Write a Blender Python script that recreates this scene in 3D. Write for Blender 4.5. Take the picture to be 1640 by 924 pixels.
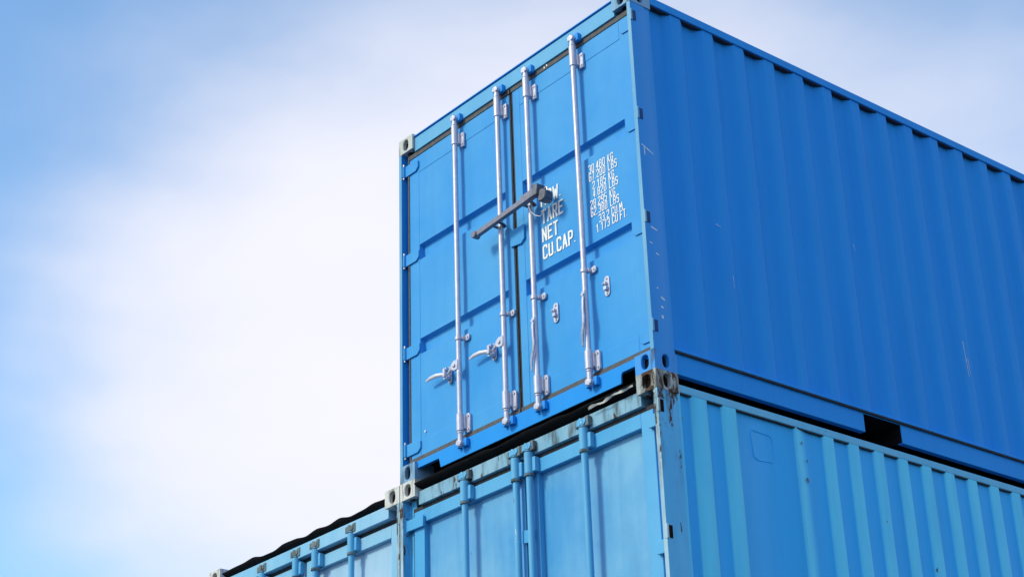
import bpy, bmesh, math, random
import numpy as np
from mathutils import Vector, Matrix
for o in list(bpy.data.objects): bpy.data.objects.remove(o, do_unlink=True)
S = bpy.context.scene
COL = S.collection
rnd = random.Random(7)
W, H, L = 2.438, 2.591, 6.058          # a 20 foot dry-freight container
BASE = 2 * H                           # underside of the upper container

# ------------------------------------------------------------------ camera
cd = bpy.data.cameras.new('camera'); cam = bpy.data.objects.new('camera', cd); COL.objects.link(cam); S.camera = cam
YAW, PIT, ROL, FPX = -0.8714, 0.4416, -0.0338, 2823.12
cd.sensor_width = 36; cd.lens = FPX / 1640 * 36; cd.clip_start = .05; cd.clip_end = 4000
fw = Vector((math.cos(PIT)*math.sin(YAW), math.cos(PIT)*math.cos(YAW), math.sin(PIT)))
rt = Vector((math.cos(YAW), -math.sin(YAW), 0)); up = rt.cross(fw)
r2 = rt*math.cos(ROL) + up*math.sin(ROL); u2 = -rt*math.sin(ROL) + up*math.cos(ROL)
m = Matrix((r2, u2, -fw)).transposed().to_4x4(); m.translation = Vector((6.5009, -6.5012, BASE - 3.8113)); cam.matrix_world = m
S.render.resolution_x, S.render.resolution_y = 1024, 576

# ------------------------------------------------------------------ sky, sun, exposure
SUN_AZ, SUN_EL = Vector((-.34, -.94, 0)).normalized(), math.radians(37)
to_sun = Vector((SUN_AZ.x*math.cos(SUN_EL), SUN_AZ.y*math.cos(SUN_EL), math.sin(SUN_EL)))
w = bpy.data.worlds.new('World'); S.world = w; w.use_nodes = True
wt = w.node_tree; wt.nodes.clear(); WN = wt.nodes.new; WL = wt.links.new
out = WN('ShaderNodeOutputWorld'); bg = WN('ShaderNodeBackground'); bg.inputs[1].default_value = .15
WL(bg.outputs[0], out.inputs[0])
sky = WN('ShaderNodeTexSky'); sky.sky_type = 'NISHITA'; sky.sun_disc = False
sky.sun_elevation = SUN_EL; sky.sun_rotation = math.atan2(SUN_AZ.x, SUN_AZ.y)
sky.air_density = 1.0; sky.dust_density = .6; sky.ozone_density = 2.0
# thin bright cloud veils in view: soft banks, each a direction, a spread and a strength
tc = WN('ShaderNodeTexCoord')
wn = WN('ShaderNodeTexNoise'); wn.inputs['Scale'].default_value = 5.0; wn.inputs['Detail'].default_value = 4
wmap = WN('ShaderNodeMapping'); wmap.inputs['Scale'].default_value = (1, 1, 1.8)
WL(tc.outputs['Generated'], wmap.inputs[0]); WL(wmap.outputs[0], wn.inputs['Vector'])
wc = WN('ShaderNodeVectorMath'); wc.operation = 'MULTIPLY_ADD'
wc.inputs[1].default_value = (.13, .13, .13); 
wsub = WN('ShaderNodeVectorMath'); wsub.operation = 'SUBTRACT'; wsub.inputs[1].default_value = (.5, .5, .5)
WL(wn.outputs['Color'], wsub.inputs[0]); WL(wsub.outputs[0], wc.inputs[0]); WL(tc.outputs['Generated'], wc.inputs[2])
wnorm = WN('ShaderNodeVectorMath'); wnorm.operation = 'NORMALIZE'; WL(wc.outputs[0], wnorm.inputs[0])
def azel(az, el): az, el = math.radians(az), math.radians(el); return Vector((math.sin(az)*math.cos(el), math.cos(az)*math.cos(el), math.sin(el)))
banks = [(-58.5, 25.5, 3.8, .75), (-56, 20, 4.2, .9), (-53, 24, 4.4, .9), (-53, 17, 5.5, .9), (-49, 30, 4.6, .6), (-43, 32.5, 4.0, .5), (-34, 27, 4.2, .55), (-60, 29.5, 3.2, .18), (-60, 18.5, 3.0, .25), (-61, 24.5, 2.6, .2)]
acc = None
for az, el, sp, st in banks:
    d = WN('ShaderNodeVectorMath'); d.operation = 'DOT_PRODUCT'; d.inputs[1].default_value = azel(az, el); WL(wnorm.outputs[0], d.inputs[0])
    k = 1/(2*(1-math.cos(math.radians(sp))) )
    a = WN('ShaderNodeMath'); a.operation = 'MULTIPLY_ADD'; a.inputs[1].default_value = k; a.inputs[2].default_value = -k; WL(d.outputs['Value'], a.inputs[0])
    e = WN('ShaderNodeMath'); e.operation = 'EXPONENT'; WL(a.outputs[0], e.inputs[0])
    s = WN('ShaderNodeMath'); s.operation = 'MULTIPLY_ADD'; s.inputs[1].default_value = st; s.inputs[2].default_value = 0; WL(e.outputs[0], s.inputs[0])
    if acc: WL(acc, s.inputs[2])
    acc = s.outputs[0]
def wmath(op, a, b):
    n = WN('ShaderNodeMath'); n.operation = op
    for i, v in enumerate((a, b)):
        if isinstance(v, (int, float)): n.inputs[i].default_value = v
        else: WL(v, n.inputs[i])
    return n.outputs[0]
# outside the view a bright veil is added to raise the ambient light
wn3 = WN('ShaderNodeTexNoise'); wn3.inputs['Scale'].default_value = 2.4; wn3.inputs['Detail'].default_value = 3; WL(wmap.outputs[0], wn3.inputs['Vector'])
wr3 = WN('ShaderNodeMapRange'); wr3.inputs[1].default_value = .36; wr3.inputs[2].default_value = .60; wr3.inputs[4].default_value = 1.3; WL(wn3.outputs['Fac'], wr3.inputs[0])
dv = WN('ShaderNodeVectorMath'); dv.operation = 'DOT_PRODUCT'; dv.inputs[1].default_value = azel(-50, 25); WL(tc.outputs['Generated'], dv.inputs[0])
wr4 = WN('ShaderNodeMapRange'); wr4.inputs[1].default_value = math.cos(math.radians(34)); wr4.inputs[2].default_value = math.cos(math.radians(20)); wr4.inputs[3].default_value = 1; wr4.inputs[4].default_value = 0; WL(dv.outputs['Value'], wr4.inputs[0])
acc = wmath('ADD', acc, wmath('MULTIPLY', wr3.outputs[0], wr4.outputs[0]))
VEIL_K = 1.5
wn2 = WN('ShaderNodeTexNoise'); wn2.inputs['Scale'].default_value = 7; wn2.inputs['Detail'].default_value = 7; wn2.inputs['Roughness'].default_value = .5
wmap2 = WN('ShaderNodeMapping'); wmap2.inputs['Scale'].default_value = (1, 1, 2.6); WL(tc.outputs['Generated'], wmap2.inputs[0]); WL(wmap2.outputs[0], wn2.inputs['Vector'])
acc = wmath('MULTIPLY', acc, wmath('ADD', .42, wmath('MULTIPLY', wn2.outputs['Fac'], 1.15)))
veil = wmath('SUBTRACT', 1.0, wmath('EXPONENT', wmath('MULTIPLY', acc, -VEIL_K), 0))
mixs = WN('ShaderNodeMixRGB'); mixs.inputs[2].default_value = (3.62, 3.60, 3.95, 1); WL(veil, mixs.inputs[0])
skyt = WN('ShaderNodeMixRGB'); skyt.blend_type = 'MULTIPLY'; skyt.inputs[0].default_value = 1; skyt.inputs[2].default_value = (.70, .935, 1.0, 1)
WL(sky.outputs[0], skyt.inputs[1]); WL(skyt.outputs[0], mixs.inputs[1]); WL(mixs.outputs[0], bg.inputs[0])
sd = bpy.data.lights.new('sun', 'SUN'); sd.energy = 1.5; sd.angle = math.radians(12); sd.color = (1, .93, .64)
so = bpy.data.objects.new('sun', sd); COL.objects.link(so); so.rotation_euler = to_sun.to_track_quat('Z', 'Y').to_euler()
S.view_settings.view_transform = 'Standard'; S.view_settings.look = 'None'; S.view_settings.gamma = 1; S.view_settings.exposure = 0.82

# ------------------------------------------------------------------ materials
def new_mat(name):
    mt = bpy.data.materials.new(name); mt.use_nodes = True; nt = mt.node_tree
    return mt, nt, nt.nodes['Principled BSDF']
def N(nt, t, **kw):
    n = nt.nodes.new(t)
    for k, v in kw.items():
        if k in n.inputs: n.inputs[k].default_value = v
        else: setattr(n, k, v)
    return n
def noise(nt, vec, scale, det=4, rough=.55, st=(1, 1, 1), off=0):
    mp = N(nt, 'ShaderNodeMapping'); mp.inputs['Scale'].default_value = st; mp.inputs['Location'].default_value = (off, off*1.7, off*.6)
    nt.links.new(vec, mp.inputs[0]); n = N(nt, 'ShaderNodeTexNoise'); n.inputs['Scale'].default_value = scale
    n.inputs['Detail'].default_value = det; n.inputs['Roughness'].default_value = rough; nt.links.new(mp.outputs[0], n.inputs['Vector'])
    return n.outputs['Fac']
def ramp(nt, f, lo, hi, a=0., b=1.):
    n = N(nt, 'ShaderNodeMapRange'); n.inputs[1].default_value = lo; n.inputs[2].default_value = hi; n.inputs[3].default_value = a; n.inputs[4].default_value = b
    nt.links.new(f, n.inputs[0]); return n.outputs[0]
def mul(nt, a, b, op='MULTIPLY'):
    n = N(nt, 'ShaderNodeMath', operation=op)
    for i, v in enumerate((a, b)):
        if isinstance(v, (int, float)): n.inputs[i].default_value = v
        else: nt.links.new(v, n.inputs[i])
    return n.outputs[0]
def mix(nt, f, a, b):
    n = N(nt, 'ShaderNodeMixRGB')
    for i, v in enumerate((f, a, b)):
        if isinstance(v, (int, float)): n.inputs[i].default_value = v
        elif isinstance(v, tuple): n.inputs[i].default_value = (*v, 1)
        else: nt.links.new(v, n.inputs[i])
    return n.outputs[0]
RUST, RUSTD = (.085, .046, .028), (.035, .022, .016)
def paint(name, base, chalk=None, chalk_amt=.3, streak=.25, rust=0., dirt=0., rough=.42, spec=.4, rib=None, bump=.15, chips=0., seed=0., metal=0., top=None):
    """weathered enamel: cloudy fading, runs down the sheet, chips, rust and grime"""
    mt, nt, b = new_mat(name); tcn = N(nt, 'ShaderNodeTexCoord'); v = tcn.outputs['Object']
    chalk = chalk or tuple(min(1, c*1.25 + .02) for c in base)
    big = noise(nt, v, 1.3, 5, .6, off=seed); run = noise(nt, v, 9, 4, .6, (1, 1, .09), seed+3); fine = noise(nt, v, 55, 3, .6, off=seed+5)
    col = mix(nt, mul(nt, ramp(nt, big, .35, .7), chalk_amt), base, chalk)
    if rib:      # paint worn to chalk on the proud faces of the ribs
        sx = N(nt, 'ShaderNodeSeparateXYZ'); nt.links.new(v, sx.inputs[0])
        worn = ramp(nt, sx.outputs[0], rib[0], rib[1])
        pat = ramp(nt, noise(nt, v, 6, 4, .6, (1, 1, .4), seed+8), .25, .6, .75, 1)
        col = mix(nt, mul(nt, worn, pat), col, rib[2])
    col = mix(nt, mul(nt, ramp(nt, run, .5, .75), streak), col, tuple(c*.72 for c in base))
    col = mix(nt, mul(nt, ramp(nt, run, .48, .3), streak*.7), col, chalk)
    col = mix(nt, ramp(nt, fine, .62, .8, 0, .12), col, tuple(c*.6 for c in base))
    rg = ramp(nt, big, .3, .7, rough-.05, rough+.1)
    if top:      # rust and grime run down from the leaking top end
        sz = N(nt, 'ShaderNodeSeparateXYZ'); nt.links.new(v, sz.inputs[0]); tf = ramp(nt, sz.outputs[2], top[0], top[1], .12, 1)
    if chips:
        cn = noise(nt, v, 26, 5, .7, (1, 1, .6), seed+11); cm = ramp(nt, cn, .70-chips*.1, .72-chips*.1)
        col = mix(nt, cm, col, (.62, .68, .72))
    if dirt:
        dn = noise(nt, v, 13, 5, .65, (1, 1, .22), seed+17); dm = ramp(nt, dn, .58-dirt*.25, .72-dirt*.15, 0, .85)
        if top: dm = mul(nt, dm, tf)
        col = mix(nt, dm, col, (.028, .03, .024))
    if rust:
        rn = noise(nt, v, 17, 6, .7, (1, 1, .35), seed+23); rm = ramp(nt, mul(nt, rn, ramp(nt, tf, 0, 1, .80, 1)) if top else rn, .70-rust*.22, .74-rust*.22)
        rc = mix(nt, ramp(nt, fine, .4, .6), RUST, RUSTD)
        col = mix(nt, rm, col, rc); rg = mix(nt, rm, rg, (.85, .85, .85))
    nt.links.new(col, b.inputs['Base Color']); nt.links.new(rg, b.inputs['Roughness'])
    b.inputs['Specular IOR Level'].default_value = spec; b.inputs['Metallic'].default_value = metal
    bm1 = N(nt, 'ShaderNodeBump', Strength=bump, Distance=.02); nt.links.new(noise(nt, v, 3.2, 2, .5, off=seed+2), bm1.inputs['Height'])
    bm2 = N(nt, 'ShaderNodeBump', Strength=.06, Distance=.002); nt.links.new(fine, bm2.inputs['Height']); nt.links.new(bm1.outputs[0], bm2.inputs['Normal'])
    nt.links.new(bm2.outputs[0], b.inputs['Normal'])
    return mt
def plain(name, col, rough=.5, metal=0., spec=.5, var=.15, sc=30):
    mt, nt, b = new_mat(name); v = N(nt, 'ShaderNodeTexCoord').outputs['Object']
    n = noise(nt, v, sc, 4); c = mix(nt, ramp(nt, n, .3, .7), tuple(x*(1-var) for x in col), tuple(min(1, x*(1+var)) for x in col))
    nt.links.new(c, b.inputs['Base Color']); b.inputs['Roughness'].default_value = rough; b.inputs['Metallic'].default_value = metal
    b.inputs['Specular IOR Level'].default_value = spec
    return mt
UB = (.015, .272, .82)
M = {}
M['u_paint'] = paint('blue_enamel', UB, (.03, .31, .82), .5, .22, rough=.55, spec=.10, bump=.25)
M['u_door'] = paint('lit_weathered_door_blue', (.028, .29, .74), (.075, .36, .74), .8, .2, rough=.5, spec=.2, bump=.35, seed=91)  # paler copy of the side blue: door light put into colour, plus chalking
M['u_post'] = paint('blue_enamel_post', UB, (.045, .32, .68), .3, .15, rust=.0, chips=.0, rough=.42, spec=.2, bump=.1, seed=4)
M['u_head'] = paint('pale_header_blue', (.055, .34, .68), (.13, .42, .70), .6, .2, rough=.5, bump=.12, seed=9)  # paler blue for the door header
M['u_cast'] = paint('casting_blue_worn', (.10, .32, .60), (.45, .52, .56), .5, .3, dirt=.35, rust=.1, chips=.5, rough=.6, seed=2)
M['u_castb'] = paint('casting_blue', UB, (.05, .3, .62), .4, .3, dirt=.12, rust=.05, chips=.1, rough=.55, seed=6)
M['u_cast_grey'] = paint('casting_grey_worn', (.45, .50, .52), (.6, .63, .63), .6, .3, dirt=.25, rust=.12, rough=.65, seed=12)
M['galv'] = plain('galvanised_steel', (.50, .52, .66), .42, .35, .5, .12)
M['steel_dark'] = plain('oiled_dark_steel', (.10, .11, .15), .45, .5, .5, .35)
M['handle'] = plain('dark_handle_steel', (.30, .34, .50), .45, .3, .5, .25)  # darker steel for the hanging door handles
M['gasket'] = plain('rubber_gasket', (.085, .088, .10), .7, 0, .3, .3)
M['gasket_and_shade'] = plain('dark_rubber_and_shade', (.03, .035, .045), .8, 0, .3, .3)  # dark rubber seals; also colours the shade strips under the rails
M['white'] = plain('white_lettering', (.82, .86, .92), .55, 0, .3, .05)
M['black'] = plain('black_underside', (.008, .009, .012), .9, 0, .1, .3)
M['bar'] = plain('grey_bar_steel', (.17, .18, .26), .5, .2, .5, .2)
M['bolt'] = plain('zinc_bolt', (.5, .52, .58), .4, .6)
M['u_lip'] = paint('post_lip_worn', (.05, .30, .62), (.22, .45, .62), .7, .3, chips=.25, rough=.5, seed=14)
M['slot'] = plain('deep_blue_shadow_paint', (.006, .05, .20), .6, 0, .2)  # shade of the hinge openings as a dark blue
LB, LC = (.05, .34, .70), (.13, .43, .74)
M['l_paint'] = paint('faded_light_blue', LB, LC, .6, .3, rough=.55, spec=.3, bump=.35, seed=21)
M['l_door'] = paint('faded_door_blue', (.045, .29, .64), (.17, .44, .70), .9, .45, rust=.05, rough=.5, spec=.35, bump=.5, seed=31)
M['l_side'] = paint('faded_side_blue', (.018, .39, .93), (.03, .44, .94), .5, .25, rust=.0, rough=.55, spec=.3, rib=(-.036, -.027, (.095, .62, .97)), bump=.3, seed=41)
M['l_rail'] = paint('faded_rail_blue', (.08, .42, .74), (.17, .52, .80), .6, .3, rust=.14, rough=.6, seed=45)
M['l_post'] = paint('rusting_post_blue', (.05, .41, .82), (.13, .52, .88), .6, .3, rust=.8, chips=.1, dirt=.3, rough=.6, seed=51, top=(H-.75, H-.12))
M['l_cast'] = paint('casting_rusty', (.36, .46, .52), (.56, .60, .60), .6, .4, rust=.92, dirt=.75, rough=.7, seed=61)
M['l_cast_white'] = paint('casting_pale', (.55, .58, .60), (.7, .72, .72), .6, .3, rust=.12, dirt=.2, rough=.65, seed=66)
M['l_head'] = paint('grimy_header_blue', (.13, .36, .58), (.30, .48, .62), .7, .4, rust=.45, dirt=.35, rough=.6, seed=71)
M['l_rod'] = paint('rod_blue', (.05, .34, .68), (.15, .46, .74), .5, .3, rust=.1, chips=.15, rough=.45, seed=77)
M['l_steel'] = paint('rusty_fitting', (.10, .16, .2), (.2, .26, .3), .5, .3, rust=.5, dirt=.5, rough=.7, seed=79)
M['l_lip'] = paint('post_lip_pale_rusty', (.26, .48, .66), (.50, .62, .70), .7, .4, rust=.8, dirt=.4, rough=.65, seed=53, top=(H-1.0, H-.1))
M['cavity_shade'] = plain('rusty_cavity_shade', (.012, .009, .008), .95, 0, .05)  # near-black rust colour with the shade inside holes and slots put in
M['f_door'] = paint('chalky_pale_blue', (.27, .50, .74), (.42, .60, .80), .8, .35, rust=.05, rough=.6, spec=.3, bump=.4, seed=81)
M['f_frame'] = paint('faded_frame_blue', (.15, .44, .72), (.30, .54, .78), .8, .35, rust=.1, rough=.6, seed=85)

# ------------------------------------------------------------------ mesh helpers
class MB:
    def __init__(s): s.v, s.f = [], []
    def add(s, vs, fs):
        o = len(s.v); s.v += [tuple(v) for v in vs]; s.f += [tuple(i+o for i in f) for f in fs]; return s
    def box(s, x0, x1, y0, y1, z0, z1):
        x0, x1 = sorted((x0, x1)); y0, y1 = sorted((y0, y1)); z0, z1 = sorted((z0, z1))
        return s.add([(x, y, z) for x in (x0, x1) for y in (y0, y1) for z in (z0, z1)],
                     [(0,1,3,2), (4,6,7,5), (0,4,5,1), (2,3,7,6), (0,2,6,4), (1,5,7,3)])
    def prism(s, pts, a0, a1, axis):
        """outline (list of 2-d points) swept along an axis; axis y: pts are (x,z); axis x: (y,z); axis z: (x,y)"""
        def P(p, a): return {'x': (a, p[0], p[1]), 'y': (p[0], a, p[1]), 'z': (p[0], p[1], a)}[axis]
        n = len(pts); vs = [P(p, a0) for p in pts] + [P(p, a1) for p in pts]
        return s.add(vs, [tuple(range(n))[::-1], tuple(range(n, 2*n))] + [(i, (i+1) % n, n+(i+1) % n, n+i) for i in range(n)])
    def tube(s, path, r, n=10, sx=1., sy=1., rs=None):
        path = [Vector(p) for p in path]; vs = []; ref = None
        for i, p in enumerate(path):
            t = (path[min(i+1, len(path)-1)] - path[max(i-1, 0)]).normalized()
            if ref is None:
                ref = Vector((0, 1, 0)) if abs(t.y) < .9 else Vector((1, 0, 0))
            a = (ref - t*ref.dot(t)).normalized(); b2 = t.cross(a); ref = a; q = rs[i] if rs else r
            vs += [p + a*q*sx*math.cos(2*math.pi*k/n) + b2*q*sy*math.sin(2*math.pi*k/n) for k in range(n)]
        fs = [(i*n+k, i*n+(k+1) % n, (i+1)*n+(k+1) % n, (i+1)*n+k) for i in range(len(path)-1) for k in range(n)]
        e = (len(path)-1)*n
        return s.add(vs, fs + [tuple(range(n))[::-1], tuple(range(e, e+n))])
    def cylz(s, x, y, z0, z1, r, n=14): return s.tube([(x, y, z0), (x, y, z1)], r, n)
    def cyly(s, x, z, y0, y1, r, n=12): return s.tube([(x, y0, z), (x, y1, z)], r, n)
    def obj(s, name, mat, parent=None, bevel=0., ang=35, seg=2):
        me = bpy.data.meshes.new(name); me.from_pydata(s.v, [], s.f)
        bm = bmesh.new(); bm.from_mesh(me); bmesh.ops.recalc_face_normals(bm, faces=bm.faces); bm.to_mesh(me); bm.free()
        me.polygons.foreach_set('use_smooth', [True]*len(me.polygons)); me.set_sharp_from_angle(angle=math.radians(ang))
        me.materials.append(M[mat] if isinstance(mat, str) else mat)
        o = bpy.data.objects.new(name, me); COL.objects.link(o); o.parent = parent
        if bevel:
            bv = o.modifiers.new('bevel', 'BEVEL'); bv.width = bevel; bv.segments = seg; bv.limit_method = 'ANGLE'; bv.angle_limit = math.radians(40)
        return o
def tag(o, label, cat, group=None):
    o['label'] = label; o['category'] = cat
    if group: o['group'] = group
    return o
def kid(src, parent, dx=0, dy=0, dz=0):
    c = src.copy(); COL.objects.link(c); c.parent = parent; c.location = Vector(src.location) + Vector((dx, dy, dz)); return c

def casting_mesh(fh, sh, mirror_x=False, mirror_y=False, dx=.162, dy=.178, dz=.118):
    """hollow corner casting at x -dx..0, y 0..dy, z 0..dz; fh / sh = (half width, half height) of the front and side holes"""
    mb = MB()
    def face(P, w2, h2, hw, hh, rr):
        # plate with a rounded slot: P(u, v, d) maps plate coordinates and depth to 3-d
        n = 32; ang = sorted(set([2*math.pi*k/n for k in range(n)] + [math.atan2(sy*h2, sx*w2) % (2*math.pi) for sx in (1, -1) for sy in (1, -1)]))
        o, i = [], []
        for a in ang:
            c, s_ = math.cos(a), math.sin(a); k = min(w2/abs(c) if abs(c) > 1e-9 else 9, h2/abs(s_) if abs(s_) > 1e-9 else 9)
            o.append((c*k, s_*k)); pw = 2.6
            q = (abs(c/hw)**pw + abs(s_/hh)**pw) ** (-1/pw); i.append((c*q, s_*q))
        m_ = len(ang); vs = [P(*p, 0) for p in o] + [P(*p, 0) for p in i] + [P(*p, .03) for p in i]
        mb.add(vs, [(k, (k+1) % m_, m_+(k+1) % m_, m_+k) for k in range(m_)] + [(m_+k, m_+(k+1) % m_, 2*m_+(k+1) % m_, 2*m_+k) for k in range(m_)])
    cx, cy, cz = -dx/2, dy/2, dz/2
    face(lambda u, v, d: (cx+u, d, cz+v), dx/2, dz/2, *fh, 0)
    face(lambda u, v, d: (-d, cy+u, cz+v), dy/2, dz/2, *sh, 0)
    face(lambda u, v, d: (cx+u, cy+v, dz-d), dx/2, dy/2, .032, .062, 0)
    face(lambda u, v, d: (cx+u, cy+v, d), dx/2, dy/2, .032, .062, 0)
    mb.add([(-dx, 0, 0), (-dx, dy, 0), (-dx, dy, dz), (-dx, 0, dz)], [(0, 1, 2, 3)]); mb.add([(-dx, dy, 0), (0, dy, 0), (0, dy, dz), (-dx, dy, dz)], [(0, 1, 2, 3)])
    mx, my = (-1 if mirror_x else 1), (-1 if mirror_y else 1)
    mb.v = [(x*mx, y*my, z) for x, y, z in mb.v]
    return mb

def corrugate(period, start, y0, y1, c=.010):
    """profile of a corrugated sheet along y: list of (y, depth). period = [(length, depth at its end)...] repeated from start"""
    pts = []; y = start; d = period[-1][1]; raw = [(y0, d)]
    seq = list(period); i = 0
    while y < y1:
        ln, de = seq[i % len(seq)]; y += ln
        if y > y0 and y < y1: raw.append((y, de))
        i += 1
    raw.append((y1, raw[-1][1])); outp = [raw[0]]
    for a, b, d in zip(raw, raw[1:], raw[2:]):
        a, b, d = Vector(a), Vector(b), Vector(d); va, vb = a-b, d-b
        if va.length < 1e-6 or vb.length < 1e-6: continue
        pa, pb = b + va.normalized()*min(c, va.length*.4), b + vb.normalized()*min(c, vb.length*.4)
        outp += [tuple(pa), tuple((b*2+pa+pb)/4), tuple(pb)]
    outp.append(raw[-1]); return outp
def sheet(prof, z0, z1, face, nz=14, dent=.0015, seed=1, sag=None):
    """corrugated sheet from a profile; face(y, depth, z) -> 3-d; a gentle dent field keeps it from being ideal"""
    r = random.Random(seed); ph = [r.uniform(0, 6.3) for _ in range(6)]; mb = MB(); vs = []
    for j in range(nz+1):
        z = z0 + (z1-z0)*j/nz; edge = math.sin(math.pi*j/nz)
        for y, d in prof:
            q = dent*edge*(math.sin(y*5.1+ph[0]+z*1.3)+.7*math.sin(z*6.3+ph[1]+y*2.2)+.6*math.sin(y*11+ph[2])*math.sin(z*9+ph[3]))
            vs.append(face(y + dent*1.2*edge*math.sin(z*4.2+ph[4]+y*3), d + q, z))
    n = len(prof); mb.add(vs, [(j*n+i, j*n+i+1, (j+1)*n+i+1, (j+1)*n+i) for j in range(nz) for i in range(n-1)])
    return mb

# ------------------------------------------------------------------ ground
gm, nt, b = new_mat('worn_asphalt'); v = N(nt, 'ShaderNodeTexCoord').outputs['Object']
nt.links.new(mix(nt, ramp(nt, noise(nt, v, .6, 8, .65), .3, .7), (.05, .05, .05), (.085, .083, .08)), b.inputs['Base Color']); b.inputs['Roughness'].default_value = .85
g = MB().add([(-1500, -1500, 0), (1500, -1500, 0), (1500, 1500, 0), (-1500, 1500, 0)], [(0, 1, 2, 3)]).obj('ground', gm)
g['kind'] = 'structure'

# ------------------------------------------------------------------ containers
def empty(name, loc):
    o = bpy.data.objects.new(name, None); COL.objects.link(o); o.location = loc; o.empty_display_size = .3; return o
DZ = .118
def frame_parts(root, k):
    """castings, posts, rails, walls and roof that both kinds of container share; k = dict of materials and profiles"""
    for mx in (False, True):
        for my in (False, True):
            cm = casting_mesh(k['fh'], k['sh'], mx, my); key = ('castL' if mx else 'castR') if not my else 'castR'
            for z, q in ((0, 'B'), (H-DZ, 'T')):
                c = cm.obj('corner_casting', k.get(key+q, k.get(key, k['cast'])), root, .006)
                c.location = (-W if mx else 0, L if my else 0, z)
                e = .0305; sxx, syy = (-1 if mx else 1), (-1 if my else 1)
                MB().box(-e*sxx, -(.162-e)*sxx, e*syy, (.178-e)*syy, e, DZ-e).obj('cavity_shade_box', 'cavity_shade', c)  # near-black box fills the casting so its holes look shaded inside
    # front posts: an outer lip, a channel with the hinge pins behind it, and the broad side plate
    for sx in (0, 1):
        def X(a): return -W + a if sx else -a
        p = MB(); z0, z1 = DZ, H-DZ
        p.prism([(X(.002), .003), (X(.028), .003), (X(.028), .062), (X(.098), .062), (X(.098), .075), (X(.016), .075), (X(.016), .125), (X(.010), .135), (X(.010), .172), (X(.002+.004), .172), (X(.002+.004), .130), (X(.002), .120)], z0, z1, 'z')
        po = p.obj('corner_post', k['post'], root, .004)
        MB().box(X(.0005), X(.030), .0005, .0029, z0+.001, z1-.001).obj('post_lip', k['lip'], po, .001)
        MB().box(X(.004), X(.16), L-.172, L-.004, DZ, H-DZ).obj('corner_post', k['post'], root, .006)
    # side rails, walls
    for sx in (0, 1):
        def X(a): return -W + a if sx else -a
        tr = k['toprail']
        MB().box(X(tr[0]), X(tr[0]+.06), .165, L-.165, tr[1], tr[2]).obj('top_rail', k['railm'], root, .004)
        MB().box(X(tr[0]+k['inset']+.002), X(tr[0]+k['inset']+.05), .174, L-.174, tr[1]-.007, tr[1]-.0006).obj('rail_shade_strip', 'gasket_and_shade', root)  # near-black strip puts shade under the top rail
        MB().box(X(.006), X(.0196), .171, L-.171, .1405, .1499).obj('rail_shade_strip', 'gasket_and_shade', root)  # near-black strip puts shade under the bottom rail lip
        br = MB(); xs, xe = X(.020), X(.026); yy = [.170, 1.824, 2.184, 3.874, 4.234, L-.170]
        for a, b_ in ((0, 1), (2, 3), (4, 5)): br.box(xs, xe, yy[a], yy[b_], .012, .135)
        br.box(xs, xe, yy[0], yy[-1], .1352, .150); br.box(X(.002), X(.05), yy[0], yy[-1], .1502, .164)
        for a, b_ in ((0, 1), (2, 3), (4, 5)): br.box(X(.0262), X(.06), yy[a], yy[b_], .012, .018)
        br.obj('bottom_rail', k['botm'], root, .002)
        for a, b_ in ((1, 2), (3, 4)):
            for yq in (yy[a]-.006, yy[b_]): MB().box(X(.0265), X(W/2-.01), yq, yq+.006, .019, .135).obj('fork_pocket_wall', 'black', root)
        xo = tr[0] + k['inset']
        sheet(k['prof'], .155, tr[1]+.02, lambda y, d, z: (X(xo + d), y, z), dent=k['dent'], seed=3+sx).obj('side_wall', k['side'], root, ang=60)
    prof = corrugate([(.11, 0), (.02, 0), (.07, .03), (.11, .03), (.02, .03), (.05, 0)], .1, .12, W-.12)
    sheet(prof, .1, H-.06, lambda y, d, z: (-y, L-.02-d, z)).obj('rear_wall', k['side'], root, ang=60)
    rp = corrugate([(.1, 0), (.03, .016), (.1, .016), (.03, 0)], .2, .16, L-.12)
    sheet(rp, .05, W-.05, lambda y, d, z: (-z, y, k['roofz']-d), nz=10, dent=.003).obj('roof_panel', k['rail'], root, ang=60)
    MB().box(-W+.03, -.03, .06, L-.03, .136, .150).obj('floor', 'black', root)
    MB().box(-W+.165, -.165, L-.12, L-.01, .01, .15).obj('rear_sill', k['rail'], root, .004)
    MB().box(-W+.165, -.165, L-.1, L-.01, H-.12, H-.01).obj('rear_header', k['rail'], root, .004)

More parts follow.
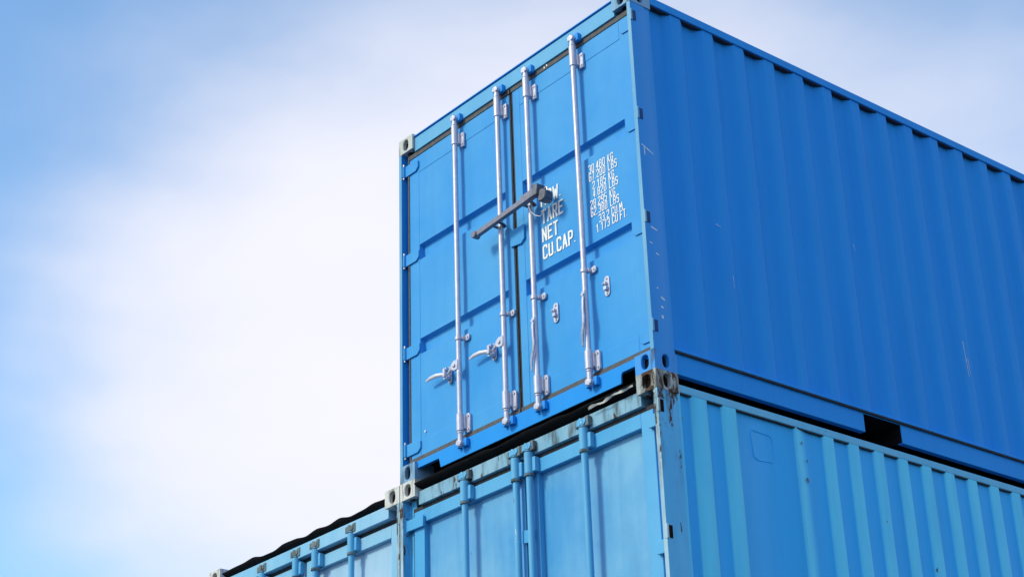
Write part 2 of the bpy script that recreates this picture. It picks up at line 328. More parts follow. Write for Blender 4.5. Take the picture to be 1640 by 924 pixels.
# ---- stroke lettering (condensed, round cornered, as sprayed on containers)
GL = {'0': [('c', [(0,0),(1,0),(1,1),(0,1)])], '1': [('s', [(.1,.8),(.6,1),(.6,0)])], '2': [('r', [(0,.78),(0,1),(1,1),(1,.58),(0,.2),(0,0)]), ('s', [(0,0),(1,0)])],
 '3': [('r', [(0,.85),(0,1),(1,1),(1,.53),(.35,.53)]), ('r', [(.35,.53),(1,.53),(1,0),(0,0),(0,.15)])], '4': [('s', [(.72,0),(.72,1),(0,.28),(1,.28)])],
 '5': [('s', [(1,1),(0,1),(0,.56)]), ('r', [(0,.56),(1,.56),(1,0),(0,0),(0,.15)])], '6': [('r', [(1,.85),(1,1),(0,1),(0,0),(1,0),(1,.55),(0,.55)])],
 '7': [('s', [(0,1),(1,1),(.35,0)])], '8': [('c', [(0,0),(1,0),(1,.53),(0,.53)]), ('c', [(0,.53),(1,.53),(1,1),(0,1)])], '9': [('r', [(0,.15),(0,0),(1,0),(1,1),(0,1),(0,.45),(1,.45)])],
 'K': [('s', [(0,0),(0,1)]), ('s', [(.95,1),(.22,.5)]), ('s', [(.22,.5),(.95,0)])], 'G': [('r', [(1,.78),(1,1),(0,1),(0,0),(1,0),(1,.48),(.5,.48)])], 'L': [('s', [(0,1),(0,0),(1,0)])],
 'B': [('r', [(0,.53),(0,1),(1,1),(1,.53),(0,.53)]), ('r', [(0,.53),(1,.53),(1,0),(0,0),(0,.53)])], 'S': [('r', [(1,.82),(1,1),(0,1),(0,.53),(1,.53),(1,0),(0,0),(0,.18)])],
 'C': [('r', [(1,.75),(1,1),(0,1),(0,0),(1,0),(1,.25)])], 'U': [('r', [(0,1),(0,0),(1,0),(1,1)])], 'M': [('s', [(0,0),(0,1),(.5,.4),(1,1),(1,0)])], 'F': [('s', [(0,0),(0,1),(1,1)]), ('s', [(0,.53),(.8,.53)])],
 'T': [('s', [(0,1),(1,1)]), ('s', [(.5,1),(.5,0)])], 'A': [('s', [(0,0),(.5,1),(1,0)]), ('s', [(.2,.3),(.8,.3)])], 'R': [('s', [(0,0),(0,1)]), ('r', [(0,1),(1,1),(1,.48),(0,.48)]), ('s', [(.5,.48),(1,0)])],
 'E': [('s', [(1,1),(0,1),(0,0),(1,0)]), ('s', [(0,.53),(.8,.53)])], 'N': [('s', [(0,0),(0,1),(1,0),(1,1)])], 'W': [('s', [(0,1),(.22,0),(.5,.7),(.78,0),(1,1)])],
 'P': [('s', [(0,0),(0,1)]), ('r', [(0,1),(1,1),(1,.45),(0,.45)])], '.': [('s', [(0,0),(0,.07)])]}
def adv(ch): return .30 if ch in '.1' and ch == '.' else (.36 if ch == ' ' else .66)
def lettering(txt, x, z, h, y, parent, weight=.062, wid=.40, k=1.0):
    cu = bpy.data.curves.new('lettering', 'CURVE'); cu.dimensions = '3D'; cu.bevel_depth = h*weight; cu.bevel_resolution = 1; cu.use_fill_caps = True
    px = x
    for ch in txt:
        if ch != ' ':
            gw = 0 if ch == '.' else (wid*1.25 if ch in 'MW' else wid)
            strokes = []
            for kind, pts in GL[ch]: strokes += [('s', [p, q]) for p, q in zip(pts, pts[1:])] if kind == 's' else [(kind, pts)]
            for kind, pts in strokes:
                P = [Vector((p[0]*gw*h, p[1]*h)) for p in pts]; closed = kind == 'c'
                if kind == 's' and ch != '.':
                    e_ = (P[1]-P[0]).normalized()*h*weight*.75; P = [P[0]-e_, P[1]+e_]
                if kind != 's':
                    R = .13*h; Q = []; n = len(P)
                    for i, p in enumerate(P):
                        if not closed and i in (0, n-1): Q.append(p); continue
                        a, c = P[i-1]-p, P[(i+1) % n]-p; ra, rc = min(R, a.length*.5), min(R, c.length*.5)
                        p0, p2 = p + a.normalized()*ra, p + c.normalized()*rc
                        Q += [p0*(1-t)**2 + p*2*t*(1-t) + p2*t*t for t in (0, .33, .67, 1)]
                    P = Q
                sp = cu.splines.new('POLY'); sp.points.add(len(P)-1); sp.use_cyclic_u = closed
                for q, p in zip(sp.points, P): q.co = (px + p.x*k, 0, z + p.y, 1)
        px += (adv(ch) + (.1 if ch in 'MW' else 0))*h*k
    tmp = bpy.data.objects.new('tmp', cu); me = bpy.data.meshes.new_from_object(tmp)
    for vx in me.vertices: vx.co.y = y + vx.co.y*.06
    bpy.data.objects.remove(tmp); me.materials.clear(); me.materials.append(M['white'])
    o = bpy.data.objects.new('lettering', me); COL.objects.link(o); o.parent = parent; o['label'] = 'white stencilled lettering reading ' + txt.replace('.', ' ').strip()
    return o
def text_w(txt, h, k): return (sum(adv(c)+(.1 if c in 'MW' else 0) for c in txt) - .2)*h*k

# ================================================================== upper container
U = empty('shipping_container', (0, 0, BASE))
tag(U, 'bright blue container with white weight lettering on its doors, on top of the stack', 'shipping container', 'stacked blue shipping containers')
s_ = .288/.278
profU = corrugate([(.052*s_, .038), (.086*s_, .038), (.052*s_, 0), (.088*s_, 0)], .457-.288*2, .168, L-.165, .009)
frame_parts(U, dict(fh=(.030, .043), sh=(.027, .040), cast='u_cast', castLT='u_cast_grey', castLB='u_cast', castRT='u_cast', castRB='u_castb', post='u_post', lip='u_lip', roofz=H-.02, rail='u_paint', railm='u_paint', botm='u_paint',
    toprail=(.004, 2.520, 2.578), inset=.010, prof=profU, dent=.0012, side='u_paint'))
# header and sill
hd = MB().prism([(.020, 2.449), (.020, 2.556), (.030, 2.566), (.11, 2.566), (.11, 2.449)], -W+.1622, -.1622, 'x').obj('door_header', 'u_head', U, .003)
MB().box(-W+.163, -.163, .012, .14, 2.5665, 2.574).obj('roof_lip', 'u_post', hd, .001)
xa, xb = -W+.1622, -.1622
sill = MB().prism([(xa, .074), (xa+.225, .074), (xa+.235, .066), (xa+.25, .008), (xb-.145, .008), (xb-.140, .062), (xb-.130, .074), (xb, .074), (xb, .122), (xa, .122)], .022, .034, 'y').box(xa, xb, .0342, .06, .080, .1218).obj('door_sill', 'u_paint', U, .002)
MB().box(xa, xb, .16, .17, .012, .1355).obj('sill_back', 'black', sill)
YF, YP, TR = .036, .0385, .036
def trough_panel(x0, x1, z0, z1, troughs, m_=.004):
    """pressed door skin with two horizontal troughs"""
    mb = MB(); xs = [x0, x0+.002]; cuts = [z0]
    def quad(a, b_, c, d): mb.add([a, b_, c, d], [(0, 1, 2, 3)])
    cur = z0; nx = 8
    def flat(za, zb, y):
        nz = max(2, int((zb-za)/.1)); vs = []
        for j in range(nz+1):
            for i in range(nx+1):
                u, t = i/nx, j/nz; w_ = .0022*math.sin(math.pi*u)*math.sin(math.pi*t)*math.sin(7*u+za*9+5*t)
                vs.append((x0+(x1-x0)*u, y+w_, za+(zb-za)*t))
        mb.add(vs, [(j*(nx+1)+i, j*(nx+1)+i+1, (j+1)*(nx+1)+i+1, (j+1)*(nx+1)+i) for j in range(nz) for i in range(nx)])
    for za, zb in troughs:
        flat(cur, za, YP); yi = YP+TR; a, b_ = za+.022, zb-.012; e = .004
        quad((x0, YP, za), (x1, YP, za), (x1-e, yi, a), (x0+e, yi, a)); quad((x0+e, yi, a), (x1-e, yi, a), (x1-e, yi, b_), (x0+e, yi, b_)); quad((x0+e, yi, b_), (x1-e, yi, b_), (x1, YP, zb), (x0, YP, zb))
        quad((x0, YP, za), (x0+e, yi, a), (x0+e, yi, b_), (x0, YP, zb)); quad((x1, YP, za), (x1-e, yi, a), (x1-e, yi, b_), (x1, YP, zb)); cur = zb
    flat(cur, z1, YP); return mb
def frame_rect(x0, x1, z0, z1, a0, a1, c0, c1, y0, y1):
    """door frame: outer x0..x1, z0..z1; opening a0..a1, c0..c1"""
    return MB().box(x0, a0, y0, y1, z0, z1).box(a1, x1, y0, y1, z0, z1).box(a0, a1, y0, y1, z0, c0).box(a0, a1, y0, y1, c1, z1)
TZ = [(.881, .994), (1.586, 1.704)]
UD = []
for (x0, x1, a0, a1, hx, rods) in ((-2.358, -1.238, -2.250, -1.306, -1, (-1.770, -1.305)), (-1.200, -.052, -1.130, -.150, 1, (-1.001, -.533))):
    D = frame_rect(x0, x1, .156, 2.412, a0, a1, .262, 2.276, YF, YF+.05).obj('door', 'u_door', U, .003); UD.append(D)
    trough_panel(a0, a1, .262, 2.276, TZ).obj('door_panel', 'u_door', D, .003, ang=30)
    # rubber seal round the leaf
    g_ = MB().box(x0-.012, x1+.012, .031, .058, 2.4125, 2.448).box(x0-.012, x1+.012, .031, .058, .1225, .1555)
    ox = (x0-.016, x0-.0005) if hx < 0 else (x1+.0005, x1+.0125)
    g_.box(*ox, .031 if hx < 0 else .042, .058, .1556, 2.4124)
    g_.obj('gasket', 'gasket', D, .002)
    ix = (x1+.0005, x1+.0125) if hx < 0 else (x0-.016, x0-.0005)
    MB().box(*ix, .040, .058, .1556, 2.4124).obj('gasket', 'gasket_and_shade', D, .001)
    for zc in (2.335, 1.628, .925, .228):       # hinge straps and their pins on the post
        hb = MB()
        if hx < 0: pts = [(-2.408, zc-.043), (-2.275, zc-.043), (-2.245, zc-.018), (-2.245, zc+.030), (-2.270, zc+.043), (-2.408, zc+.043)]
        else: pts = [(-.028, zc-.043), (-.115, zc-.040), (-.135, zc-.020), (-.135, zc+.025), (-.120, zc+.040), (-.028, zc+.043)]
        hb.prism(pts, YF-(.012 if hx < 0 else .008), YF-.0005, 'y')
        xp = -2.406 if hx < 0 else -.032
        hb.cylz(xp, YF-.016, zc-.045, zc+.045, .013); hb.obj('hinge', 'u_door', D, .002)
        if hx > 0:
            MB().box(-.010, .0015, .014, .046, zc+.002, zc+.074).obj('slot_shade_plate', 'slot', D, .001); MB().box(-.020, .006, .000, .0138, zc-.003, zc+.079).obj('hinge_lug', 'u_lip', D, .003)  # dark raised plate paints the shade of an opening beside the lug
        MB().cylz(xp, YF-.016, zc-.058, zc+.060, .008, 8).obj('hinge_pin', 'bolt', D)
    for i, rx in enumerate(rods):
        yr = -.012
        MB().cylz(rx, yr, .10, 2.44, .0175, 16).obj('lock_rod', 'galv', D)
        # sleeves, backing plates, guide, cams and keepers
        s1 = MB().cylz(rx, yr, 2.255, 2.405, .0235, 16).cylz(rx, yr, 2.405, 2.425, .021, 14)
        s1.box(rx+.020, rx+.060, YF-.020, YF-.001, 2.235, 2.345).box(rx-.02, rx+.03, yr+.01, YF-.006, 2.26, 2.34).obj('rod_bracket', 'galv', D, .004)
        for zb in (2.255, 2.325): MB().cyly(rx+.047, zb, YF-.026, YF-.0205, .007, 8).obj('bolt', 'bolt', D)
        s2 = MB().cylz(rx, yr, .165, .285, .0245, 16).cylz(rx, yr, .150, .165, .021, 14)
        s2.prism([(rx+.018, .168), (rx+.030, .152), (rx+.052, .152), (rx+.062, .165), (rx+.062, .268), (rx+.052, .285), (rx+.018, .285)], YF-.020, YF-.001, 'y').box(rx-.02, rx+.03, yr+.01, YF-.006, .18, .27).obj('rod_bracket', 'galv', D, .004)
        for zb in (.175, .262): MB().cyly(rx+.048, zb, YF-.026, YF-.0205, .007, 8).obj('bolt', 'bolt', D)
        MB().tube([(rx, yr, .795), (rx, yr, .822)], .0235, 16).prism([(rx+.012, .792), (rx+.055, .788), (rx+.068, .800), (rx+.068, .826), (rx+.055, .834), (rx+.012, .826)], YF-.016, YF-.0008, 'y').box(rx-.012, rx+.030, -.004, YF-.0165, .797, .820).obj('rod_guide', 'galv', D, .003)
        MB().cyly(rx+.050, .811, YF-.021, YF-.0162, .007, 8).obj('bolt', 'bolt', D)
        for zc, sg in ((2.462, 1), (.085, -1)):
            c = MB().cylz(rx, yr, zc-.022, zc+.022, .020, 12)
            c.prism([(rx-.022, zc-.016), (rx+.024, zc-.016), (rx+.030, zc+.0), (rx+.018, zc+.018), (rx+.006, zc+.006), (rx-.008, zc+.024), (rx-.026, zc+.012)], yr-.020, yr+.014, 'y').obj('locking_cam', 'galv', D, .003)
            MB().box(rx+.022, rx+.052, -.008, .0195, zc-.026, zc+.028).obj('cam_keeper', 'u_post', D, .003); MB().box(rx-.05, rx-.03, -.004, .0195, zc-.02, zc+.02).obj('cam_keeper', 'u_post', D, .003)
    if hx < 0:
        for rx in rods:                          # closed handles lying across the leaf, each held in a catch
            hz = .622; yh = -.030
            MB().prism([(rx-.062, hz-.018), (rx-.030, hz-.036), (rx+.008, hz-.034), (rx+.008, hz+.034), (rx-.030, hz+.036), (rx-.062, hz+.018)], yh-.004, yh+.010, 'y').cyly(rx-.026, hz, yh-.012, yh-.0041, .013, 10).obj('handle_hub', 'galv', D, .003)
            MB().tube([(rx-.050, yh+.002, hz), (rx-.09, yh+.012, hz-.006), (rx-.125, yh+.026, hz-.014), (rx-.165, yh+.032, hz-.012), (rx-.20, yh+.028, hz+.002), (rx-.25, yh+.020, hz+.010), (rx-.31, yh+.016, hz+.010), (rx-.355, yh+.018, hz+.004)], .012, 10, .62, 1.1, [.011, .0105, .010, .010, .012, .0135, .013, .007]).obj('door_handle', 'galv', D)
            cx = rx-.150
            pl = [(cx+.020*math.cos(a), hz-.010+(.040 if math.sin(a) > 0 else -.040)+.020*math.sin(a)) for a in [2*math.pi*(q+.5)/16 for q in range(16)]]
            ct = MB().prism(pl, YF-.010, YF-.0006, 'y')
            ct.box(cx-.018, cx+.018, yh+.012, YF-.0102, hz+.010, hz+.030).box(cx-.018, cx+.018, yh+.016, YF-.0102, hz-.048, hz-.030).box(cx-.008, cx+.012, yh+.002, yh+.018, hz-.036, hz+.024).obj('handle_catch', 'galv', D, .003)
            for zb in (hz+.040, hz-.060): MB().cyly(cx, zb, YF-.015, YF-.0102, .0065, 8).obj('bolt', 'bolt', D)
    else:
        for i, rx in enumerate(rods):            # open handles hanging down in front of their rods
            yh = -.030; sw = (1 if i == 0 else .55)
            MB().box(rx-.013, rx+.013, yh-.002, -.02, .615, .672).cyly(rx, .645, yh-.012, yh-.0021, .012, 10).obj('handle_hub', 'galv', D, .003)
            MB().tube([(rx, yh, .650), (rx+.002, yh-.008, .600), (rx+.010*sw, yh-.014, .550), (rx+.018*sw, yh-.016, .490), (rx+.012*sw, yh-.016, .440), (rx-.010, yh-.014, .390), (rx-.014, yh-.012, .345), (rx-.013, yh-.010, .312)], .011, 10, .7, 1.0, [.012, .012, .0115, .013, .0125, .011, .010, .007]).obj('door_handle', 'handle', D)
            cx, hz = rx+.146, .664
            pl = [(cx+.023*math.cos(a), hz+(.042 if math.sin(a) > 0 else -.042)+.024*math.sin(a)) for a in [2*math.pi*(q+.5)/16 for q in range(16)]]
            MB().prism(pl, YF-.006, YF-.0006, 'y').box(cx-.013, cx+.013, YF-.026, YF-.0061, hz-.030, hz-.006).box(cx-.016, cx+.006, YF-.024, YF-.0061, hz+.006, hz+.024).tube([(cx-.008, YF-.022, hz+.015), (cx-.016, YF-.030, hz+.008)], .006, 8).obj('handle_catch', 'galv', D, .002)
            for zb in (hz+.048, hz-.048): MB().cyly(cx, zb, YF-.012, YF-.0062, .007, 8).obj('bolt', 'bolt', D)
# tongue plate across the meeting edges
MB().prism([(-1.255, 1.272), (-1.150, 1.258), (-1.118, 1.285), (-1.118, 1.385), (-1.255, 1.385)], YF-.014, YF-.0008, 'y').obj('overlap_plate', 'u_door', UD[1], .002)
MB().box(-1.2245, -1.2135, .050, .060, .157, 2.4115).obj('meeting_seal', 'gasket_and_shade', UD[0])
# weights and capacities, sprayed on the right leaf
YT = YP - .0028
for txt, z in (('MGW.', 1.443), ('TARE', 1.318), ('NET', 1.193), ('CU.CAP.', 1.070)):
    lettering(txt, -.950, z, .086, YT, UD[1], .100, .39, .96)
for i, (a, b_) in enumerate((('30.480', 'KG'), ('67.200', 'LBS'), ('2.185', 'KG'), ('4.820', 'LBS'), ('28.295', 'KG'), ('62.380', 'LBS'), ('33.2', 'CU.M.'), ('1.173', 'CU.FT.'))):
    z = 1.474 - (i//2)*.1225 - (i % 2)*.057; h = .050
    lettering(a, -.345 - text_w(a, h, .87) + (.012 if i > 5 else 0), z, h, YT, UD[1], .078, .38, .87); lettering(b_, -.318+(.008 if i > 5 else 0), z, h, YT, UD[1], .078, .38, .87)
# bare-metal scuffs on the near post and the side sheet
def scuff(parent, pts, wd, x, mat='white'):
    mb = MB()
    for (y0, z0), (y1, z1) in zip(pts, pts[1:]):
        d = Vector((y1-y0, z1-z0)).normalized(); n_ = Vector((-d.y, d.x))*wd/2
        mb.add([(x, y0+n_.x, z0+n_.y), (x, y1+n_.x*.6, z1+n_.y*.6), (x, y1-n_.x*.6, z1-n_.y*.6), (x, y0-n_.x, z0-n_.y)], [(0, 1, 2, 3)])
    return mb.obj('paint_scuff', mat, parent)
M['scuff'] = plain('scuffed_primer', (.55, .66, .76), .7, 0, .2, .3, 80)
posts = [o for o in U.children if o.name.startswith('corner_post')]
near_post = [o for o in posts if abs(sum(v.co.x for v in o.data.vertices)/len(o.data.vertices)) < .2 and o.data.vertices[0].co.y < 1][0]
for pts, wd in (([(.020, 1.452), (.055, 1.437), (.112, 1.412)], .006), ([(.040, 1.435), (.041, 1.385)], .006), ([(.05, .905), (.10, .893)], .007), ([(.075, .74), (.10, .732)], .006), ([(.03, .80), (.055, .795)], .005),
                ([(.09, .46), (.118, .448)], .010), ([(.085, .40), (.105, .395)], .008), ([(.088, .345), (.094, .325)], .012), ([(.062, .515), (.07, .51)], .008)):
    scuff(near_post, pts, wd*1.6, -.0016, 'scuff')

uw = [o for o in U.children if o.name.startswith('side_wall') and o.data.vertices[0].co.x > -1][0]
for pts, wd in (([(2.985, .92), (2.992, .80), (2.998, .66)], .006), ([(3.012, .80), (3.016, .68)], .004), ([(.62, 1.1), (.66, 1.09)], .005), ([(.73, .78), (.735, .70)], .003), ([(1.93, 1.35), (1.94, 1.30)], .003)):
    scuff(uw, pts, wd, -.0125, 'scuff')
for x_, z_ in ((-.595, 2.09), (-.86, 2.431), (-.835, 2.436), (-2.20, .31)):
    MB().prism([(x_+.006*math.cos(a), z_+.009*math.sin(a)) for a in (0, 1.1, 2.3, 3.4, 4.6, 5.5)], YF-.006, YF-.0055 if z_ > 2.4 else YF-.0005, 'y').obj('paint_chip', 'white', UD[1] if x_ > -1.2 else UD[0])
# ================================================================== locking bar clamped over the two inner rods
K = empty('bar_lock', (-1.15, -.06, BASE + 1.45))
tag(K, 'grey steel locking bar with dark padlock box clamped across the upper container doors', 'bar lock')
def kx(p): return (p[0]+1.15, p[1]+.06, p[2]-1.45)
def bar_prism(x0, z0, x1, z1, hh, ya, yb):
    d = Vector((x1-x0, z1-z0)).normalized(); n_ = Vector((-d.y, d.x))*hh
    mb = MB().prism([(x0-n_.x, z0-n_.y), (x1-n_.x, z1-n_.y), (x1+n_.x, z1+n_.y), (x0+n_.x, z0+n_.y)], ya, yb, 'y'); mb.v = [kx(q) for q in mb.v]; return mb
bar_prism(-1.470, 1.424, -.985, 1.462, .019, -.092, -.062).obj('bar', 'bar', K, .004)
bar_prism(-1.0, 1.460, -.850, 1.474, .028, -.102, -.0615).obj('sliding_sleeve', 'bar', K, .004)
e_ = MB().cyly(-1.482, 1.422, -.104, -.055, .024, 14); e_.v = [kx(q) for q in e_.v]; e_.obj('end_hook', 'bar', K, .003)
for rx in (-1.305, -1.001):
    c = MB().tube([(rx-.030, -.062, 1.438+.08*(rx+1.3)), (rx-.030, -.012, 1.436+.08*(rx+1.3)), (rx-.018, .012, 1.436+.08*(rx+1.3)), (rx+.018, .012, 1.436+.08*(rx+1.3)), (rx+.03, -.012, 1.436+.08*(rx+1.3)), (rx+.03, -.062, 1.44+.08*(rx+1.3))], .009, 8); c.v = [kx(q) for q in c.v]; c.obj('clamp_hook', 'steel_dark', K)
b1 = MB().prism([(-.872, 1.432), (-.826, 1.430), (-.818, 1.508), (-.866, 1.514)], -.112, -.03, 'y'); b1.v = [kx(q) for q in b1.v]; b1.obj('lock_box', 'steel_dark', K, .006)
b2 = MB().prism([(-.840, 1.392), (-.800, 1.376), (-.768, 1.388), (-.758, 1.436), (-.785, 1.462), (-.8255, 1.470)], -.096, -.030, 'y'); b2.v = [kx(q) for q in b2.v]; b2.obj('padlock_body', 'steel_dark', K, .008)
b3 = MB().tube([(-.81, -.06, 1.455), (-.806, -.06, 1.476), (-.795, -.06, 1.482), (-.782, -.06, 1.474), (-.780, -.06, 1.45)], .006, 8); b3.v = [kx(q) for q in b3.v]; b3.obj('padlock_shackle', 'bolt', K)
b4 = MB().tube([(-.958, -.07, 1.42), (-.945, -.065, 1.375), (-.915, -.055, 1.335), (-.875, -.045, 1.315), (-.838, -.045, 1.332), (-.82, -.05, 1.365)], .0022, 6); b4.v = [kx(q) for q in b4.v]; b4.obj('seal_wire', 'bolt', K)

# ================================================================== lower containers (older, faded, flat doors)
def lower(name, x0, label, k, rods, yd, yr):
    R_ = empty(name, (x0, 0, H)); tag(R_, label, 'shipping container', 'stacked blue shipping containers')
    prof = corrugate([(.015, .020), (.115, .020), (.015, 0), (.090, 0)], 1.272, 1.15, L-.165, .006)
    head = [(.168, .0), (.20, .0), (.207, .020), (.283, .020), (.298, 0), (.414-.0, 0), (.429, .020), (.534, .020), (.549, 0), (.654, 0), (.669, .020), (1.150, .020), (1.165, 0), (1.165+.0001, 0)]
    prof = head[:-1] + [p for p in prof if p[0] > 1.17]
    frame_parts(R_, dict(fh=(.034, .040), sh=(.030, .042), cast='l_cast', castR=k['castR'], castL=k['castL'], post='l_post', lip='l_lip', roofz=H-.060, rail='l_rail', railm='l_rail', botm='l_rail', toprail=(.018, H-.098, H-.050), inset=.002, prof=prof, dent=.0012, side='l_side'))
    xa, xb = -W+.1622, -.1622
    hd = MB().prism([(.030, H-.176), (.030, H-.086), (.045, H-.078), (.12, H-.078), (.12, H-.176)], xa, xb, 'x').obj('door_header', k['head'], R_, .003)
    # bent roof flashing over the header, its underside shade painted near-black
    r = random.Random(k['seed']); n = 60; vs = []; knots = [r.uniform(-1, 1) for _ in range(16)]
    for i in range(n+1):
        x = xa + (xb-xa)*i/n; t = i/n*15; a = int(min(t, 14)); f_ = t-a; f_ = f_*f_*(3-2*f_); wv = knots[a]*(1-f_)+knots[a+1]*f_
        env = k['wave']*math.sin(math.pi*i/n)**.7
        for y, z in ((.075, H-.066), (k['lipy']+.026, H-.058+wv*env*.5), (k['lipy'], H-.040+wv*env)): vs.append((x, y, z)); vs.append((x, y, z+.006))
    fl = MB(); q = 6
    fs = []
    for i in range(n):
        a, b_ = i*q, (i+1)*q
        for c in (0, 2): fs += [(a+c, a+c+2, b_+c+2, b_+c), (a+c+1, b_+c+1, b_+c+3, a+c+3)]
        fs += [(a+4, a+5, b_+5, b_+4), (a, b_, b_+1, a+1)]
    fl.add(vs, fs).obj('roof_flashing', k['flash'], hd, ang=60)
    MB().box(xa, xb, .02, .12, .012, .135).obj('door_sill', 'l_rail', R_, .004)
    ds = []
    for (d0, d1, hx, rr) in ((-2.346, -1.228, -1, rods[:2]), (-1.206, -.090, 1, rods[2:])):
        a0, a1 = d0+.108, d1-(.100 if hx > 0 else .03)
        if hx > 0: a0 = d0+.105
        D = frame_rect(d0, d1, .17, H-.208, a0, a1, .26, H-.296, yd, yd+.06).obj('door', k['frame'], R_, .004); ds.append(D)
        prof = corrugate([(.30, 0), (.02, .004), (.10, .004), (.02, 0)], .12, .0, a1-a0, .008)
        sheet(prof, .25, H-.288, lambda y, d, z: (a0 + y, yd+.038+d, z), dent=.0022, seed=k['seed']+(3 if hx > 0 else 0)).obj('door_panel', k['door'], D, ang=60)
        MB().box(d0-.02, d1+.012, yd+.012, yd+.022, H-.2075, H-.1765).box(d0-.02, d0-.001, yd+.012, yd+.022, .17, H-.208).obj('gasket', 'gasket_and_shade', D)
        for zc in (H-.290, H-1.02, H-1.68, H-2.34):
            xp, xe = (-2.412, d0+.122) if hx < 0 else (-.022, d1-.02)
            lo, hi = min(xp, xe), max(xp, xe)
            MB().prism([(lo, zc-.036), (hi, zc-.040), (hi+.002, zc+.028), (hi-.012, zc+.040), (lo, zc+.036)], yd-.022, yd-.0008, 'y').cylz(xp, yd-.012, zc-.045, zc+.045, .016).obj('hinge', k['frame'], D, .003)
            if hx > 0: MB().box(-.010, .0015, .014, .046, zc+.032, zc+.104).obj('slot_shade_plate', 'cavity_shade', D, .001); MB().box(-.020, .006, -.001, .0138, zc+.026, zc+.108).obj('hinge_lug', 'l_lip', D, .003)  # near-black plate again paints the shaded opening
            for zz in (zc-.056, zc+.05): MB().cylz(xp, yd-.012, zz-.006, zz+.006, .010, 8).obj('hinge_pin', 'l_steel', D)
        for rx in rr:
            MB().cylz(rx, yr, .12, H-.145, .021, 16).obj('lock_rod', 'l_rod', D)
            MB().cylz(rx, yr, H-.300, H-.165, .029, 16).box(rx+.02, rx+.055, yr, yd-.0006, H-.29, H-.20).obj('rod_bracket', 'l_rod', D, .003)
            MB().cylz(rx, yr, H-.316, H-.3005, .032, 16).obj('rod_collar', 'l_steel', D, .002); MB().cylz(rx, yr, H-.1645, H-.158, .031, 16).obj('rod_collar', 'l_steel', D, .002)
            MB().cylz(rx, yr, H-.150, H-.112, .024, 12).prism([(rx-.045, H-.150), (rx+.02, H-.152), (rx+.040, H-.135), (rx+.034, H-.108), (rx+.01, H-.118), (rx-.012, H-.100), (rx-.04, H-.115)], yr-.018, yr+.012, 'y').obj('locking_cam', k['cam'], D, .004)
            MB().box(rx+.026, rx+.056, yr-.012, .0295, H-.16, H-.10).obj('cam_keeper', 'l_steel', D, .004); MB().box(rx-.066, rx-.046, yr-.008, .0295, H-.152, H-.108).obj('cam_keeper', 'l_steel', D, .004)
            MB().cylz(rx, yr, .19, .30, .029, 16).box(rx+.02, rx+.055, yr, yd-.0006, .2, .29).obj('rod_bracket', 'l_rod', D, .003)
            MB().cylz(rx, yr, .09, .14, .028, 12).obj('locking_cam', k['cam'], D, .003)
            hz = 1.0; MB().tube([(rx, yr-.03, hz), (rx-.12, yr-.035, hz-.01), (rx-.22, yr-.035, hz), (rx-.34, yr-.035, hz+.01)], .011, 8, .7, 1.2).box(rx-.014, rx+.014, yr-.034, yr, hz-.03, hz+.03).obj('door_handle', 'l_rod', D)
    MB().prism([(-1.245, H-.70), (-1.165, H-.71), (-1.150, H-.695), (-1.150, H-.635), (-1.245, H-.62)], yd-.014, yd-.0008, 'y').obj('overlap_plate', k['frame'], ds[1], .002)
    return R_
A = lower('shipping_container', 0, 'faded light blue container with rusty corner post directly under the bright blue one',
    dict(castR='l_cast', castL='l_cast_white', head='l_head', frame='l_paint', door='l_door', flash='black', cam='l_rod', wave=.010, lipy=-.006, seed=5), (-1.765, -1.262, -1.136, -.635), .046, .010)
B = lower('shipping_container', -W-.010, 'palest chalky blue container with bent black top edge, left of the stack',
    dict(castR='l_cast_white', castL='l_cast_white', head='f_frame', frame='f_frame', door='f_door', flash='black', cam='l_steel', wave=.024, lipy=.020, seed=14), (-1.73, -1.285, -1.04, -.60), .072, .036)
n = 24; vs = []
for i in range(n+1):
    x = -.56 + .38*i/n; zz = H-.080 + .007*math.sin(i*.55)*math.sin(math.pi*i/n) + .022*i/n
    vs += [(x, -.010, zz), (x, -.016-.006*math.sin(i*.7), zz+.010+.005*math.sin(i*.8)), (x, -.008, zz+.001), (x, -.013, zz+.0105)]
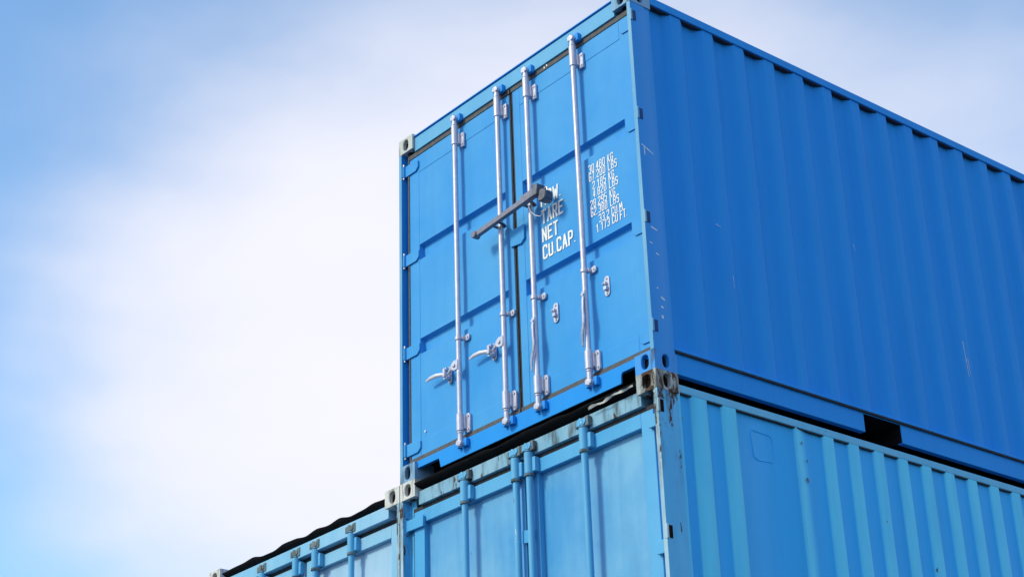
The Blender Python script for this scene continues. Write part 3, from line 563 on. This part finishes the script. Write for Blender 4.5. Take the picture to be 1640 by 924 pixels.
hdr = [o for o in A.children if o.name.startswith('door_header')][0]
MB().add(vs, [f for i in range(n) for f in ((i*4, i*4+4, i*4+5, i*4+1), (i*4+2, i*4+3, i*4+7, i*4+6))]).obj('torn_strip', 'l_cast_white', hdr, ang=60)
# outline of a removed plate on the flat marking panel, and chips on the first rib
sw = [o for o in A.children if o.name.startswith('side_wall') and o.data.vertices[0].co.x > -1][0]
pl = [(.800, H-.190), (.940, H-.197), (.965, H-.215), (.968, H-.335), (.950, H-.362), (.830, H-.372), (.795, H-.355), (.785, H-.215), (.800, H-.190)]
MB().tube([(-.041, y, z) for y, z in pl], .0045, 6).obj('weld_bead', 'l_side', sw)
def chip(parent, y, z, s, x, seed):
    r = random.Random(seed); pts = [(y+s*r.uniform(.4, 1)*math.cos(a), z+s*r.uniform(.5, 1.6)*math.sin(a)) for a in [2*math.pi*i/9 for i in range(9)]]
    return MB().prism(pts, x, x+.0012, 'x').obj('rust_chip', 'l_steel', parent)
for i, (y, z, s) in enumerate(((.372, H-.30, .014), (.378, H-.335, .009), (.392, H-.20, .005), (1.21, H-.19, .007), (1.23, H-.42, .010), (2.37, H-.79, .014), (2.62, H-.76, .006), (1.46, H-.66, .007), (1.93, H-.55, .005), (1.69, H-.30, .006), (2.86, H-.62, .006), (3.1, H-.6, .005), (.395, H-.58, .006), (.62, H-.52, .006), (1.24, H-.30, .006), (1.47, H-.35, .005), (2.15, H-.40, .005), (2.4, H-.62, .005), (3.33, H-.50, .006), (.20, H-.26, .010), (.19, H-.36, .012), (.195, H-.47, .006))):
    chip(sw, y, z, s*1.35, -.0215, i)

# the stack stands on two more containers of the same old kind (below the picture)
def copy_tree(o, parent=None):
    c = o.copy(); COL.objects.link(c); c.parent = parent
    for ch in list(o.children): copy_tree(ch, c)
    return c
for src, lab in ((A, 'faded light blue container on the ground at the foot of the stack'), (B, 'chalky blue container on the ground beside the foot of the stack')):
    c = copy_tree(src); c.location.z = 0; c['label'] = lab
S.cycles.max_bounces = 8
